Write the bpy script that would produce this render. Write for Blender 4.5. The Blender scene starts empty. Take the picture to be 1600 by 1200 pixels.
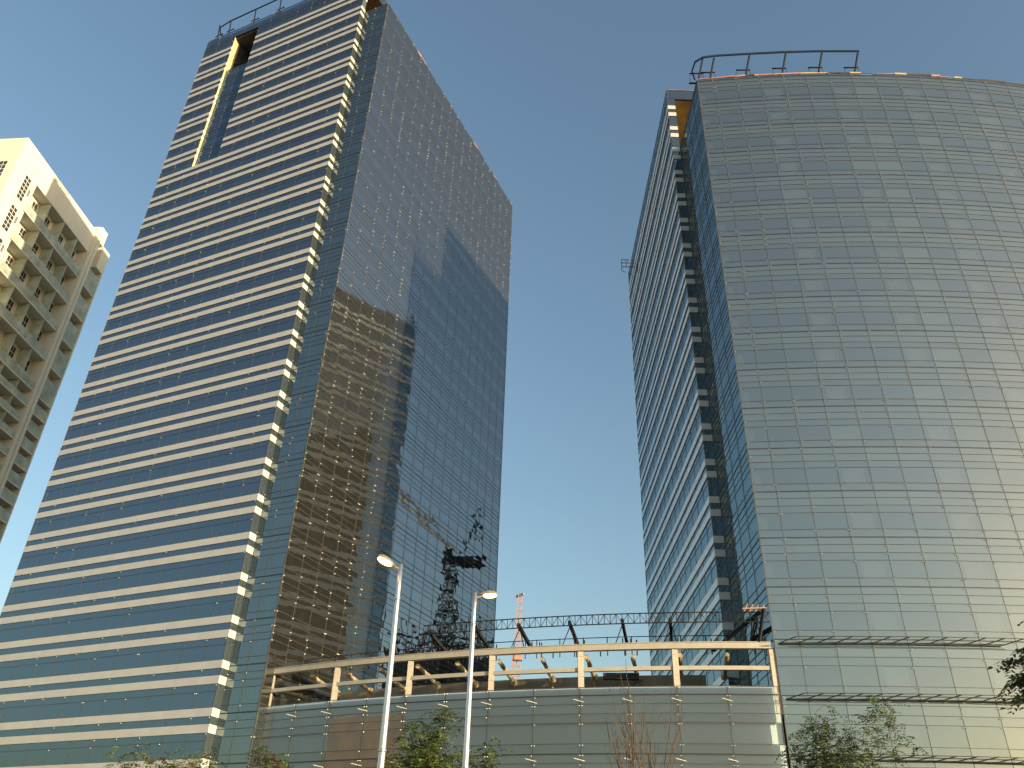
import bpy, math, random
from mathutils import Vector, Matrix
random.seed(11)
SC = bpy.context.scene
COL = SC.collection
R = math.radians

# ------------------------------------------------------------------ camera
SUN_AZ, SUN_EL = 126.8, 7.0
cd = bpy.data.cameras.new('camera')
cam = bpy.data.objects.new('camera', cd); COL.objects.link(cam)
cd.sensor_width = 36.0; cd.lens = 36.0 * 1309.64 / 1600.0
cd.clip_end = 9000; cd.clip_start = 0.1
p_, r_ = R(32.605), R(2.074)
F = Vector((0, math.cos(p_), math.sin(p_))); U = Vector((0, -math.sin(p_), math.cos(p_))); X = Vector((1, 0, 0))
X2 = X * math.cos(r_) + U * math.sin(r_); U2 = X * -math.sin(r_) + U * math.cos(r_)
M = Matrix((X2, U2, -F)).transposed().to_4x4(); M.translation = Vector((0, 0, 1.6))
cam.matrix_world = M
SC.camera = cam

# ------------------------------------------------------------------ sky and sun
w = bpy.data.worlds.new("World"); SC.world = w; w.use_nodes = True
nt = w.node_tree
sk = nt.nodes.new('ShaderNodeTexSky'); sk.sky_type = 'NISHITA'; sk.sun_disc = False
sk.sun_elevation = R(SUN_EL); sk.sun_rotation = R(SUN_AZ)
sk.dust_density = 2.2; sk.air_density = 1.25; sk.ozone_density = 2.0
nt.nodes['Background'].inputs[1].default_value = 0.15
nt.links.new(sk.outputs[0], nt.nodes['Background'].inputs[0])
ld = bpy.data.lights.new('sun', 'SUN'); ld.energy = 3.6; ld.angle = R(0.6); ld.color = (1.0, 0.82, 0.52)
lo = bpy.data.objects.new('sun', ld); COL.objects.link(lo)
sd = Vector((math.sin(R(SUN_AZ)) * math.cos(R(SUN_EL)), math.cos(R(SUN_AZ)) * math.cos(R(SUN_EL)), math.sin(R(SUN_EL))))
lo.rotation_euler = sd.to_track_quat('Z', 'Y').to_euler()
lo.location = sd * 300
SC.view_settings.view_transform = 'Standard'; SC.view_settings.look = 'None'
SC.view_settings.exposure = 1.12; SC.view_settings.gamma = 1.0
SC.render.engine = 'CYCLES'
SC.cycles.max_bounces = 10; SC.cycles.glossy_bounces = 5; SC.cycles.diffuse_bounces = 3
SC.cycles.transparent_max_bounces = 12
SC.cycles.caustics_reflective = True; SC.cycles.blur_glossy = 0.32
SC.cycles.sample_clamp_indirect = 0.0
SC.cycles.use_denoising = True

# ------------------------------------------------------------------ materials
def mat(name, col, rough=0.6, metal=0.0, noise=0.0, scale=3.0, emit=None, estr=0.0, streak=False, spec=0.5):
    m = bpy.data.materials.new(name); m.use_nodes = True
    t = m.node_tree; b = t.nodes['Principled BSDF']
    b.inputs['Base Color'].default_value = (*col, 1); b.inputs['Roughness'].default_value = rough
    b.inputs['Metallic'].default_value = metal
    b.inputs['Specular IOR Level'].default_value = spec
    if noise > 0:
        tc = t.nodes.new('ShaderNodeTexCoord'); n = t.nodes.new('ShaderNodeTexNoise')
        mp = t.nodes.new('ShaderNodeMapping')
        if streak: mp.inputs['Scale'].default_value = (1, 1, 0.15)
        n.inputs['Scale'].default_value = scale; n.inputs['Detail'].default_value = 6
        rp = t.nodes.new('ShaderNodeValToRGB')
        rp.color_ramp.elements[0].position = 0.3; rp.color_ramp.elements[1].position = 0.7
        rp.color_ramp.elements[0].color = (*[c * (1 - noise) for c in col], 1)
        rp.color_ramp.elements[1].color = (*[min(1, c * (1 + noise)) for c in col], 1)
        t.links.new(tc.outputs['Object'], mp.inputs[0]); t.links.new(mp.outputs[0], n.inputs['Vector'])
        t.links.new(n.outputs['Fac'], rp.inputs[0]); t.links.new(rp.outputs[0], b.inputs['Base Color'])
    if emit:
        b.inputs['Emission Color'].default_value = (*emit, 1); b.inputs['Emission Strength'].default_value = estr
    return m

def glass(name, refl, trans, ior=3.2, wav=0.02, wsc=0.35, rough=0.0, dirt=None):
    """coated architectural glass: sharp tinted mirror over tinted see-through"""
    m = bpy.data.materials.new(name); m.use_nodes = True
    t = m.node_tree; t.nodes.clear()
    out = t.nodes.new('ShaderNodeOutputMaterial'); mx = t.nodes.new('ShaderNodeMixShader')
    gl = t.nodes.new('ShaderNodeBsdfGlossy'); tr = t.nodes.new('ShaderNodeBsdfTransparent')
    gl.inputs['Color'].default_value = (*refl, 1); gl.inputs['Roughness'].default_value = rough
    tr.inputs['Color'].default_value = (*trans, 1)
    fr = t.nodes.new('ShaderNodeFresnel'); fr.inputs['IOR'].default_value = ior
    tc = t.nodes.new('ShaderNodeTexCoord'); n = t.nodes.new('ShaderNodeTexNoise'); n.inputs['Scale'].default_value = wsc
    n.inputs['Detail'].default_value = 2
    bp = t.nodes.new('ShaderNodeBump'); bp.inputs['Strength'].default_value = 1.0; bp.inputs['Distance'].default_value = wav
    t.links.new(tc.outputs['Object'], n.inputs['Vector']); t.links.new(n.outputs['Fac'], bp.inputs['Height'])
    t.links.new(bp.outputs[0], gl.inputs['Normal'])
    t.links.new(fr.outputs[0], mx.inputs[0]); t.links.new(tr.outputs[0], mx.inputs[1]); t.links.new(gl.outputs[0], mx.inputs[2])
    last = mx
    if dirt:
        df = t.nodes.new('ShaderNodeBsdfDiffuse'); df.inputs['Color'].default_value = (*dirt[0], 1)
        m2 = t.nodes.new('ShaderNodeMixShader'); m2.inputs[0].default_value = dirt[1]
        t.links.new(mx.outputs[0], m2.inputs[1]); t.links.new(df.outputs[0], m2.inputs[2]); last = m2
    t.links.new(last.outputs[0], out.inputs[0])
    return m

MT = {
 'glass_front': glass('glass_front', (0.93, 0.98, 1.0), (0.48, 0.47, 0.38), 4.6, 0.012, 0.3, dirt=((0.5, 0.5, 0.46), 0.03)),
 'glass_silver': glass('glass_silver', (0.94, 1.0, 0.97), (0.97, 0.99, 0.95), 3.3, 0.010, 0.3, dirt=((0.62, 0.70, 0.68), 0.045)),
 'glass_blue': glass('glass_blue', (0.42, 0.60, 0.74), (0.28, 0.38, 0.45), 3.5, 0.012, 0.25, dirt=((0.42, 0.46, 0.48), 0.06)),
 'glass_side': glass('glass_side', (0.62, 0.76, 0.80), (0.50, 0.58, 0.56), 3.6, 0.012, 0.25, dirt=((0.35, 0.38, 0.36), 0.05)),
 'glass_podium': glass('glass_podium', (0.88, 0.93, 0.92), (0.94, 0.97, 0.96), 1.85, 0.01, 0.25, dirt=((0.62, 0.62, 0.58), 0.07)),
 'stone': mat('stone', (0.55, 0.53, 0.50), 0.14, noise=0.06, scale=0.7, spec=0.7),
 'joint': mat('joint', (0.07, 0.07, 0.06), 0.45),
 'joint_dark': mat('joint_dark', (0.03, 0.03, 0.03), 0.5),
 'fitting': mat('fitting', (0.72, 0.70, 0.64), 0.35),
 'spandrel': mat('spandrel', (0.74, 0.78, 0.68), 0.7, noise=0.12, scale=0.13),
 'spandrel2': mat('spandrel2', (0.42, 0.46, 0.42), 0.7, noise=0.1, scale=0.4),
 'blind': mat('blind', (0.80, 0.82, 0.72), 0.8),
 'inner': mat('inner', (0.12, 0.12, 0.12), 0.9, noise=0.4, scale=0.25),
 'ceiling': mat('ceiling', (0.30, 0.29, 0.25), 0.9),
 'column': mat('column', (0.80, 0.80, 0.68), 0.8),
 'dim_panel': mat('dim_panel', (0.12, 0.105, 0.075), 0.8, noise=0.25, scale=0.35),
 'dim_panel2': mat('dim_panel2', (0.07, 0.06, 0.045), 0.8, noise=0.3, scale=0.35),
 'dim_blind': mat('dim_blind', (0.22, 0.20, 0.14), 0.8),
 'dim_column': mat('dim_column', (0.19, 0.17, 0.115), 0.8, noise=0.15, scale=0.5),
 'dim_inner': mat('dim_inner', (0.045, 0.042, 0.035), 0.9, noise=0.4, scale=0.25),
 'core': mat('core', (0.05, 0.05, 0.05), 0.9),
 'soffit': mat('soffit', (0.20, 0.14, 0.06), 0.8, noise=0.25, scale=0.8),
 'fascia_gold': mat('fascia_gold', (0.55, 0.46, 0.26), 0.5),
 'roof_edge': mat('roof_edge', (0.50, 0.20, 0.15), 0.8, noise=0.4, scale=0.6),
 'black_steel': mat('black_steel', (0.016, 0.018, 0.022), 0.8, spec=0.2),
 'tarp': mat('tarp', (0.05, 0.045, 0.04), 0.9),
 'steel': mat('steel', (0.44, 0.40, 0.33), 0.55, noise=0.08, scale=1.5),
 'pipe': mat('pipe', (0.42, 0.34, 0.22), 0.8, noise=0.45, scale=2.5),
 'concrete': mat('concrete', (0.20, 0.17, 0.12), 0.9, noise=0.35, scale=0.5, streak=True),
 'ply': mat('ply', (0.78, 0.34, 0.05), 0.8, noise=0.3, scale=0.7),
 'plaster': mat('plaster', (0.70, 0.67, 0.56), 0.85, noise=0.04, scale=0.4, streak=True),
 'plaster_stain': mat('plaster_stain', (0.40, 0.45, 0.38), 0.85, noise=0.28, scale=0.5),
 'window_dark': mat('window_dark', (0.04, 0.045, 0.05), 0.15),
 'window_frame': mat('window_frame', (0.75, 0.72, 0.62), 0.5),
 'lamp_metal': mat('lamp_metal', (0.62, 0.64, 0.66), 0.38, metal=0.85),
 'lamp_body': mat('lamp_body', (0.22, 0.17, 0.12), 0.5),
 'lamp_glow': mat('lamp_glow', (1, 0.8, 0.5), 0.4, emit=(1.0, 0.52, 0.17), estr=3.6),
 'crane_red_hazed': mat('crane_red_hazed', (0.42, 0.25, 0.20), 0.6),  # red paled, distance haze is mixed into the base colour
 'bark_dark': mat('bark_dark', (0.10, 0.072, 0.05), 0.9, noise=0.3, scale=8),
 'bark': mat('bark', (0.16, 0.11, 0.07), 0.9, noise=0.3, scale=8),
 'leaf': mat('leaf', (0.055, 0.09, 0.016), 0.6),
 'leaf_light': mat('leaf_light', (0.12, 0.15, 0.03), 0.6),
 'leaf_dark': mat('leaf_dark', (0.02, 0.04, 0.012), 0.6),
 'leaf_red': mat('leaf_red', (0.13, 0.07, 0.03), 0.6),
 'sand': mat('sand', (0.30, 0.25, 0.18), 0.95, noise=0.25, scale=0.05),
 'asphalt': mat('asphalt', (0.05, 0.05, 0.05), 0.9, noise=0.2, scale=2),
 'paving': mat('paving', (0.32, 0.29, 0.24), 0.9, noise=0.15, scale=1.5),
 'kerb': mat('kerb', (0.4, 0.38, 0.34), 0.9),
 'paint': mat('paint', (0.75, 0.75, 0.72), 0.7),
 'grass': mat('grass', (0.05, 0.08, 0.02), 0.95, noise=0.4, scale=3),
}

# ------------------------------------------------------------------ mesh helpers
class MB:
    def __init__(s): s.v = []; s.f = []; s.m = []; s.mi = 0
    def quad(s, a, b, c, d):
        n = len(s.v); s.v += [tuple(a), tuple(b), tuple(c), tuple(d)]; s.f.append((n, n+1, n+2, n+3)); s.m.append(s.mi)
    def hexa(s, q, q2):
        n = len(s.v); s.v += [tuple(p) for p in q] + [tuple(p) for p in q2]
        for f in ((3, 2, 1, 0), (4, 5, 6, 7), (0, 1, 5, 4), (1, 2, 6, 5), (2, 3, 7, 6), (3, 0, 4, 7)):
            s.f.append(tuple(n+i for i in f)); s.m.append(s.mi)
    def prism(s, poly, z0, z1):
        n = len(s.v); k = len(poly)
        s.v += [(x, y, z0) for x, y in poly] + [(x, y, z1) for x, y in poly]
        s.f.append(tuple(reversed(range(n, n+k)))); s.f.append(tuple(range(n+k, n+2*k))); s.m += [s.mi]*2
        for i in range(k):
            j = (i+1) % k; s.f.append((n+i, n+j, n+k+j, n+k+i)); s.m.append(s.mi)
    def bar(s, a, b, w, h=None, up=(0, 0, 1)):
        a = Vector(a); b = Vector(b); h = h or w
        d = (b-a).normalized(); u = Vector(up)
        if abs(d.dot(u)) > 0.98: u = Vector((1, 0, 0))
        sx = d.cross(u).normalized()*w/2; sy = sx.cross(d).normalized()*h/2
        s.hexa([a-sx-sy, a+sx-sy, a+sx+sy, a-sx+sy], [b-sx-sy, b+sx-sy, b+sx+sy, b-sx+sy])
    def tube(s, pts, rad, n=8, cap=True):
        pts = [Vector(p) for p in pts]
        rs = rad if isinstance(rad, (list, tuple)) else [rad]*len(pts)
        base = len(s.v)
        for i, p in enumerate(pts):
            d = (pts[min(i+1, len(pts)-1)]-pts[max(i-1, 0)]).normalized()
            u = Vector((0, 0, 1)) if abs(d.z) < 0.95 else Vector((1, 0, 0))
            a = d.cross(u).normalized(); b = a.cross(d).normalized()
            for k in range(n):
                t = 2*math.pi*k/n; s.v.append(tuple(p+(a*math.cos(t)+b*math.sin(t))*rs[i]))
        for i in range(len(pts)-1):
            for k in range(n):
                q = base+i*n; s.f.append((q+k, q+(k+1) % n, q+n+(k+1) % n, q+n+k)); s.m.append(s.mi)
        if cap:
            s.f.append(tuple(reversed(range(base, base+n)))); e = base+(len(pts)-1)*n
            s.f.append(tuple(range(e, e+n))); s.m += [s.mi]*2
    def ball(s, c, r, sc=(1, 1, 1), n=10, m=6):
        c = Vector(c); base = len(s.v)
        for i in range(m+1):
            th = math.pi*i/m
            for k in range(n):
                ph = 2*math.pi*k/n
                s.v.append((c.x+r*sc[0]*math.sin(th)*math.cos(ph), c.y+r*sc[1]*math.sin(th)*math.sin(ph), c.z+r*sc[2]*math.cos(th)))
        for i in range(m):
            for k in range(n):
                s.f.append((base+i*n+k, base+(i+1)*n+k, base+(i+1)*n+(k+1) % n, base+i*n+(k+1) % n)); s.m.append(s.mi)
    def build(s, name, mats, parent=None, smooth=False, org=None):
        me = bpy.data.meshes.new(name)
        vv = s.v
        if org is not None: vv = [(x-org[0], y-org[1], z-org[2]) for x, y, z in s.v]
        me.from_pydata(vv, [], s.f)
        if not isinstance(mats, (list, tuple)): mats = [mats]
        for m in mats: me.materials.append(MT[m] if isinstance(m, str) else m)
        for i, p in enumerate(me.polygons):
            p.material_index = s.m[i]
            if smooth: p.use_smooth = True
        me.update()
        o = bpy.data.objects.new(name, me); COL.objects.link(o)
        if parent is not None:
            o.parent = parent
            if org is None: o.matrix_parent_inverse = Matrix.Translation(-Vector(parent.location))
        elif org is not None: o.location = org
        return o

def thing(name, label, cat, loc=(0, 0, 0), group=None):
    o = bpy.data.objects.new(name, None); COL.objects.link(o); o.location = loc; o.empty_display_size = 0.5
    o['label'] = label; o['category'] = cat
    if group: o['group'] = group
    return o
def tag(o, label, cat, group=None, kind=None):
    if kind: o['kind'] = kind
    if label: o['label'] = label
    if cat: o['category'] = cat
    if group: o['group'] = group
    return o
def structure(o): o['kind'] = 'structure'; return o

# ------------------------------------------------------------------ curtain wall builder
FL = 3.77                       # floor lines stand at z = 3.77 + 4 n
ROWS = [0.0, 0.62, 1.28, 1.90, 3.32, 4.0]
BANDT = 0.10                    # top of the upper stone band of a floor at z = 0.10 + 4 n
def lerp2(a, b, t): return (a[0]+(b[0]-a[0])*t, a[1]+(b[1]-a[1])*t)

class Wall:
    """glass panes, joints, point fittings, panels behind, all as real geometry"""
    def __init__(s): s.g = MB(); s.j = MB(); s.fit = MB(); s.back = MB()
    def face(s, pts, z0, z1, lines, heavy, depth=3.0, tilt=0.0016, fitp=0.3, backing=None, jw=0.05, hw=0.11, proud=0.02, vfit=True, bayfun=None, skip=None, seedoff=0):
        lines = sorted([z for z in lines if z0 < z < z1]+[z0, z1])
        for i in range(len(pts)-1):
            a, b = Vector((*pts[i], 0)), Vector((*pts[i+1], 0)); d = (b-a); L = d.length; d.normalize(); n = Vector((d.y, -d.x, 0))
            for k in range(len(lines)-1):
                za, zb = lines[k], lines[k+1]
                if skip and skip(i, za, zb): continue
                tx, tz = random.gauss(0, tilt), random.gauss(0, tilt); h = zb-za
                def P(sx, z, q): return a+d*sx+Vector((0, 0, z))+n*(-0.01+tx*(sx-L/2)*q+tz*(z-(za+zb)/2)*q)
                s.g.quad(P(0.015, za+0.015, 1), P(L-0.015, za+0.015, 1), P(L-0.015, zb-0.015, 1), P(0.015, zb-0.015, 1))
                if backing: backing(s.back, a, d, n, L, za, zb, i)
                # horizontal joint at the top of this row
                hv = heavy(zb); wd = hw if hv else jw
                s.j.mi = 1 if hv else 0
                p = a+Vector((0, 0, zb)); q2 = b+Vector((0, 0, zb))
                s.j.bar(p+n*(proud-0.03), q2+n*(proud-0.03), 0.06, wd)
                s.j.mi = 0
                if vfit:
                    for sx in (0.10, L-0.10):
                        for zz in (zb-0.12,):
                            if random.random() < fitp:
                                c = a+d*sx+n*0.09+Vector((0, 0, zz)); e = Vector((0, 0, 0.045))
                                s.fit.bar(c-d*0.04-n*0.05, c+d*0.05+n*0.02, 0.06, 0.045)
            s.j.mi = 0
            for (q, sg) in (((a, 1), ) if i < len(pts)-2 else ((a, 1), (b, -1))):
                c = q+n*(proud-0.035)
                s.j.bar(c+Vector((0, 0, z0)), c+Vector((0, 0, z1)), jw*1.05, 0.06, up=n)
    def finish(s, par, gm, nm='glass_wall', lining=('spandrel', 'spandrel2', 'blind', 'inner', 'ceiling', 'column')):
        if s.g.f: s.g.build(nm, gm, par)
        if s.j.f: s.j.build('facade_joints', ['joint', 'joint_dark'], par)
        if s.fit.f:
            o = s.fit.build('glass_fitting', 'fitting', par); o['kind'] = 'stuff'
        if s.back.f: s.back.build('inner_lining', list(lining), par)

def front_lines(zmax):
    r = []
    for n in range(-1, 40):
        f = FL+4*n
        for q in ROWS[:-1]: r.append(f-q)
    return [z for z in r if 0 < z < zmax]
def is_floor(z): return abs(((z-FL+2) % 4)-2) < 0.02
def rowpos(z):  # distance of z below the floor line above it
    return (FL-z) % 4
def mk_backing(pat, dep=3.0, sp=0.16):
    def backing(B, a, d, n, L, za, zb, i):
        r = rowpos((za+zb)/2)
        def Q(s0, s1, z0, z1, dp):
            B.quad(a+d*s0+n*-dp+Vector((0, 0, z0)), a+d*s1+n*-dp+Vector((0, 0, z0)), a+d*s1+n*-dp+Vector((0, 0, z1)), a+d*s0+n*-dp+Vector((0, 0, z1)))
        z0v, z1v = Vector((0, 0, za)), Vector((0, 0, zb))
        if r < 1.3 or zb-za < 0.3:
            B.mi = 0; Q(0, L, za, zb, sp)
        elif r < 1.9:
            B.mi = 1; Q(0, L, za, zb, sp+0.05)
            B.mi = 4; B.quad(a+n*-sp+z0v, a+n*-dep+z0v, a+d*L+n*-dep+z0v, a+d*L+n*-sp+z0v)   # ceiling
        else:
            kind = pat(i, int((za-FL)//4))
            if r > 3.3:
                B.mi = 1 if kind != 1 else 0
                Q(0, L, za, zb, sp+0.04)
            else:
                if kind == 1: B.mi = 2; Q(0, L, za, zb, sp)            # drawn blind across the bay
                elif kind == 2:                                         # light column with its casing
                    B.mi = 5; Q(0.25*L, 0.75*L, za, zb, sp+0.10)
                    B.mi = 0; Q(0.17*L, 0.25*L, za, zb, sp+0.03); Q(0.75*L, 0.83*L, za, zb, sp+0.03)
                elif kind == 3: B.mi = 5; Q(0.15*L, 0.45*L, za, zb, sp+0.4)
            B.mi = 3; Q(0, L, za, zb, dep)
        B.mi = 0
    return backing
def plain_backing(mi, dep):
    def backing(B, a, d, n, L, za, zb, i):
        B.mi = mi
        B.quad(a+n*-dep+Vector((0, 0, za)), a+d*L+n*-dep+Vector((0, 0, za)), a+d*L+n*-dep+Vector((0, 0, zb)), a+n*-dep+Vector((0, 0, zb)))
    return backing

def division(a, b, w0, n):
    """mullion points from a to b: n equal bays, the last one beside b of width w0"""
    a = Vector(a); b = Vector(b); L = (b-a).length; out = [tuple(a+(b-a)*((L-w0)/L)*i/n) for i in range(n+1)]
    out.append(tuple(b)); return out

# ------------------------------------------------------------------ the two glass towers
def tower(root, org, u, LEN, dep, front, zf, zb, blkdep, bays, w0, pat, slot=None, gfront='glass_front', gstripe='glass_blue', lining=('spandrel', 'spandrel2', 'blind', 'inner', 'ceiling', 'column')):
    u = Vector((u[0], u[1])).normalized(); wv = Vector((-u.y, u.x)); O = Vector(org)
    def loc(s, t): q = O+u*s+wv*t; return (q.x, q.y)
    zsof = zb-1.75
    nb = []
    # striped wall: s from -LEN to 0, plane t = 0
    spts = division(loc(-LEN, 0), loc(0, 0), w0, bays)
    sl = []
    n = 0
    for k in range(0, 40):
        t = BANDT+4*k
        for q in (0, 0.68, 1.32, 2.0, 2.62): sl.append(t-q)
    bands = []
    for k in range(1, 40):
        t = BANDT+4*k
        for a_, b_ in ((t-0.68, t), (t-2.0, t-1.32)):
            if b_ < zsof-0.5: bands.append((a_, b_))
    bset = [(a_+b_)/2 for a_, b_ in bands]
    W = Wall()
    def isband(za, zb2): return any(abs((za+zb2)/2-c) < 0.2 for c in bset)
    if slot is None:
        W.face(spts, 0.1, zb, sl+[zsof], lambda z: False, backing=plain_backing(3, 0.5), skip=lambda i, a_, b_: isband(a_, b_), fitp=0.18, tilt=0.0012, jw=0.035)
    else:
        s0, s1, zl, zo, zt = slot      # slot between s = -s1 and s = -s0, from zl up to zt, open above zo
        def sp(f): return [p for p in spts if f(p)]
        def S(p): return (Vector(p)-O).dot(u)
        left = [p for p in spts if S(p) < -s1-0.4]+[loc(-s1, 0)]
        right = [loc(-s0, 0)]+[p for p in spts if S(p) > -s0+0.4]
        sk_ = lambda i, a_, b_: isband(a_, b_)
        W.face(spts, 0.1, zl, sl, lambda z: False, backing=plain_backing(3, 0.5), skip=sk_, fitp=0.18, tilt=0.0012, jw=0.035)
        W.face(left, zl, zt, sl, lambda z: False, backing=plain_backing(3, 0.5), skip=sk_, fitp=0.15, tilt=0.0012, jw=0.035)
        W.face(right, zl, zt, sl, lambda z: False, backing=plain_backing(3, 0.5), skip=sk_, fitp=0.15, tilt=0.0012, jw=0.035)
        W.face(spts, zt, zb, [], lambda z: False, backing=plain_backing(3, 0.5), fitp=0.1, tilt=0.0012, jw=0.035)
        # recessed glass at the back of the slot
        mid = (s0+s1)/2
        W.face([loc(-s1, 0.42), loc(-mid, 0.42), loc(-s0, 0.42)], zl, zo, front_lines(zo), is_floor, backing=plain_backing(3, 0.5), fitp=0.1, tilt=0.0012, jw=0.03)
    
    # stone bands with their return round the corner, one object per band
    for a_, b_ in bands:
        B = MB(); pr = 0.07
        segs = [(-LEN, 0.07)]
        if slot:
            s0, s1, zl, zo, zt = slot
            if a_ > zl-0.3 and b_ < zt: segs = [(-LEN, -s1+0.05), (-s0-0.05, 0.07)]
        for sa, sb in segs: B.prism([loc(sa, -pr), loc(sb, -pr), loc(sb, 0.25), loc(sa, 0.25)], a_, b_)
        B.prism([loc(-0.25, 0.252), loc(0.07, 0.252), loc(0.07, dep-0.02), loc(-0.25, dep-0.02)], a_, b_)
        if slot and len(segs) == 2 and b_ < slot[3]:
            s1 = slot[1]; B.prism([loc(-s1-0.2, 0.252), loc(-s1+0.05, 0.252), loc(-s1+0.05, 0.40), loc(-s1-0.2, 0.40)], a_, b_)
        # vertical stone joints
        B.mi = 1
        for p in spts[1:-1]:
            s = (Vector(p)-O).dot(u)
            if all(not (sa+0.2 < s < sb-0.2) for sa, sb in segs): continue
            B.prism([loc(s-0.012, -pr-0.004), loc(s+0.012, -pr-0.004), loc(s+0.012, -pr+0.01), loc(s-0.012, -pr+0.01)], a_, b_)
        B.build('stone_band', ['stone', 'plaster_stain'], root)
    # return between the bands, glazed over a solid lining
    W.finish(root, gstripe, 'striped_wall_glass')
    # narrow side of the front body: plane t = dep
    fp = front[0]
    sL = (Vector(fp)-O).dot(u)
    nn = max(2, round(sL/2.6))
    W = Wall()
    V = Wall()
    V.face([loc(0, 0), loc(0, dep)], 0.1, zsof, [], lambda z: False, backing=plain_backing(3, 0.06), fitp=0, tilt=0.0, jw=0.03)
    V.finish(root, 'glass_side', 'return_glass')
    W.face([lerp2(loc(0, dep), fp, i/nn) for i in range(nn+1)], 0.1, zf, front_lines(zf), is_floor, backing=mk_backing(pat, 0.9), fitp=0.22, tilt=0.0012)
    W.finish(root, 'glass_side', 'side_glass')
    # big front face
    W = Wall()
    W.face(front, 0.1, zf, front_lines(zf), is_floor, backing=mk_backing(pat), fitp=(0.32 if gfront == 'glass_front' else 0.42), tilt=0.0018, jw=0.032, hw=0.075)
    W.finish(root, gfront, 'front_glass', lining)
    # recess under the roof slab
    B = MB()
    B.prism([loc(-9, dep), loc(-0.05, dep), loc(-0.05, 0.12), loc(-9, 0.12)][::-1], zf-0.5, zsof)
    B.build('fin_wall', 'fascia_gold', root)
    B = MB()
    B.prism([loc(-LEN+0.3, 0.3), loc(-0.3, 0.3), loc(-0.3, blkdep), loc(-LEN+0.3, blkdep)], zsof, zb-0.05)
    B.build('roof_slab', 'soffit', root)
    W = Wall()
    m_ = 6
    W.face([lerp2(loc(0, 0), loc(0, blkdep), i/m_) for i in range(m_+1)], zsof-0.05, zb, [], lambda z: False, fitp=0.1, backing=plain_backing(3, 0.2))
    W.finish(root, 'glass_blue', 'roof_fascia_glass')
    B = MB()
    B.prism([loc(-LEN+0.6, 0.6), loc(-0.6, 0.6), loc(-0.6, blkdep-0.3), loc(-LEN+0.6, blkdep-0.3)], 0.1, zl0(slot, zf)-0.6)
    top = zl0(slot, zf)-0.6
    if slot:
        s0, s1, zl, zo, zt = slot
        B.prism([loc(-LEN+0.6, 0.6), loc(-s1-0.3, 0.6), loc(-s1-0.3, blkdep-0.3), loc(-LEN+0.6, blkdep-0.3)], top, zsof-0.01)
        B.prism([loc(-s1-0.29, 5.5), loc(-9, 5.5), loc(-9, blkdep-0.3), loc(-s1-0.29, blkdep-0.3)], top, zsof-0.01)
        B.prism([loc(-s1-0.29, 0.95), loc(-s0+0.2, 0.95), loc(-s0+0.2, 5.49), loc(-s1-0.29, 5.49)], top, zo-0.1)
        B.prism([loc(-s0+0.21, 0.6), loc(-9, 0.6), loc(-9, 5.49), loc(-s0+0.21, 5.49)], top, zsof-0.01)
        B.prism([loc(-8.99, 0.95), loc(-0.6, 0.95), loc(-0.6, blkdep-0.3), loc(-8.99, blkdep-0.3)], top, zf-0.6)
    else:
        B.prism([loc(-LEN+0.6, 0.6), loc(-9, 0.6), loc(-9, blkdep-0.3), loc(-LEN+0.6, blkdep-0.3)], top, zsof-0.01)
    B.build('building_core', 'core', root)
    if slot:
        s0, s1, zl, zo, zt = slot
        B = MB()
        B.prism([loc(-s1-0.15, 0.02), loc(-s1, 0.02), loc(-s1, 1.3), loc(-s1-0.15, 1.3)], zo, zt)
        B.prism([loc(-s1-0.15, 0.02), loc(-s1, 0.02), loc(-s1, 0.4), loc(-s1-0.15, 0.4)], zl, zo-0.01)
        B.build('slot_jamb', 'fascia_gold', root)
        B = MB(); B.prism([loc(-s1, 0.3), loc(-s0, 0.3), loc(-s0, 5.4), loc(-s1, 5.4)], zt-0.3, zt); B.prism([loc(-s1-0.2, 1.31), loc(-s1, 1.31), loc(-s1, 5.4), loc(-s1-0.2, 5.4)], zo, zt-0.31)  # near-black boxes paint the opening's shade under its ceiling and along one side
        B.build('slot_shade', 'core', root)
        B = MB()
        B.prism([loc(-s0, 0.02), loc(-s0+0.15, 0.02), loc(-s0+0.15, 4.5), loc(-s0, 4.5)], zl, zt)
        for z in (zo+2.8, zo+5.6): B.bar((*loc(-s1, 1.6), z), (*loc(-s0, 1.6), z), 0.10)
        B.bar((*loc(-s0-0.7, 1.0), zo), (*loc(-s0-0.7, 1.0), zt), 0.16)
        B.build('slot_frame', 'black_steel', root)
    # outer back walls so that the block is closed
    W = Wall()
    W.face([lerp2(loc(-LEN, blkdep), loc(-LEN, 0), i/10) for i in range(11)], 0.1, zb, front_lines(zb), is_floor, backing=plain_backing(3, 0.5), fitp=0)
    W.finish(root, 'glass_blue', 'rear_glass')
    # masonry core behind the front face
    return loc

def zl0(slot, zf): return slot[2] if slot else zf

def ragged_edge(root, pts, z, mats=('roof_edge', 'tarp'), dens=0.55):
    """uneven sheets and membrane left along the roof edge, each sheet its own part"""
    for i in range(len(pts)-1):
        a, b = Vector((*pts[i], z)), Vector((*pts[i+1], z)); d = (b-a); L = d.length; d.normalize(); n = Vector((d.y, -d.x, 0))
        s = 0
        while s < L-0.1:
            l = min(random.uniform(0.8, 2.6), L-s)
            if random.random() < dens:
                h = random.uniform(0.12, 0.38)
                p = a+d*s-n*0.05; q = a+d*(s+l)-n*0.05
                o = n*random.uniform(0.0, 0.14); B = MB()
                B.hexa([p-n*0.5, q-n*0.5, q+o, p+o*0.3], [p-n*0.5+Vector((0, 0, h)), q-n*0.5+Vector((0, 0, h*0.7)), q+o+Vector((0, 0, h*0.8)), p+o*0.3+Vector((0, 0, h))])
                B.build('roof_edge_sheet', random.choice(mats), root)
            s += l

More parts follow.
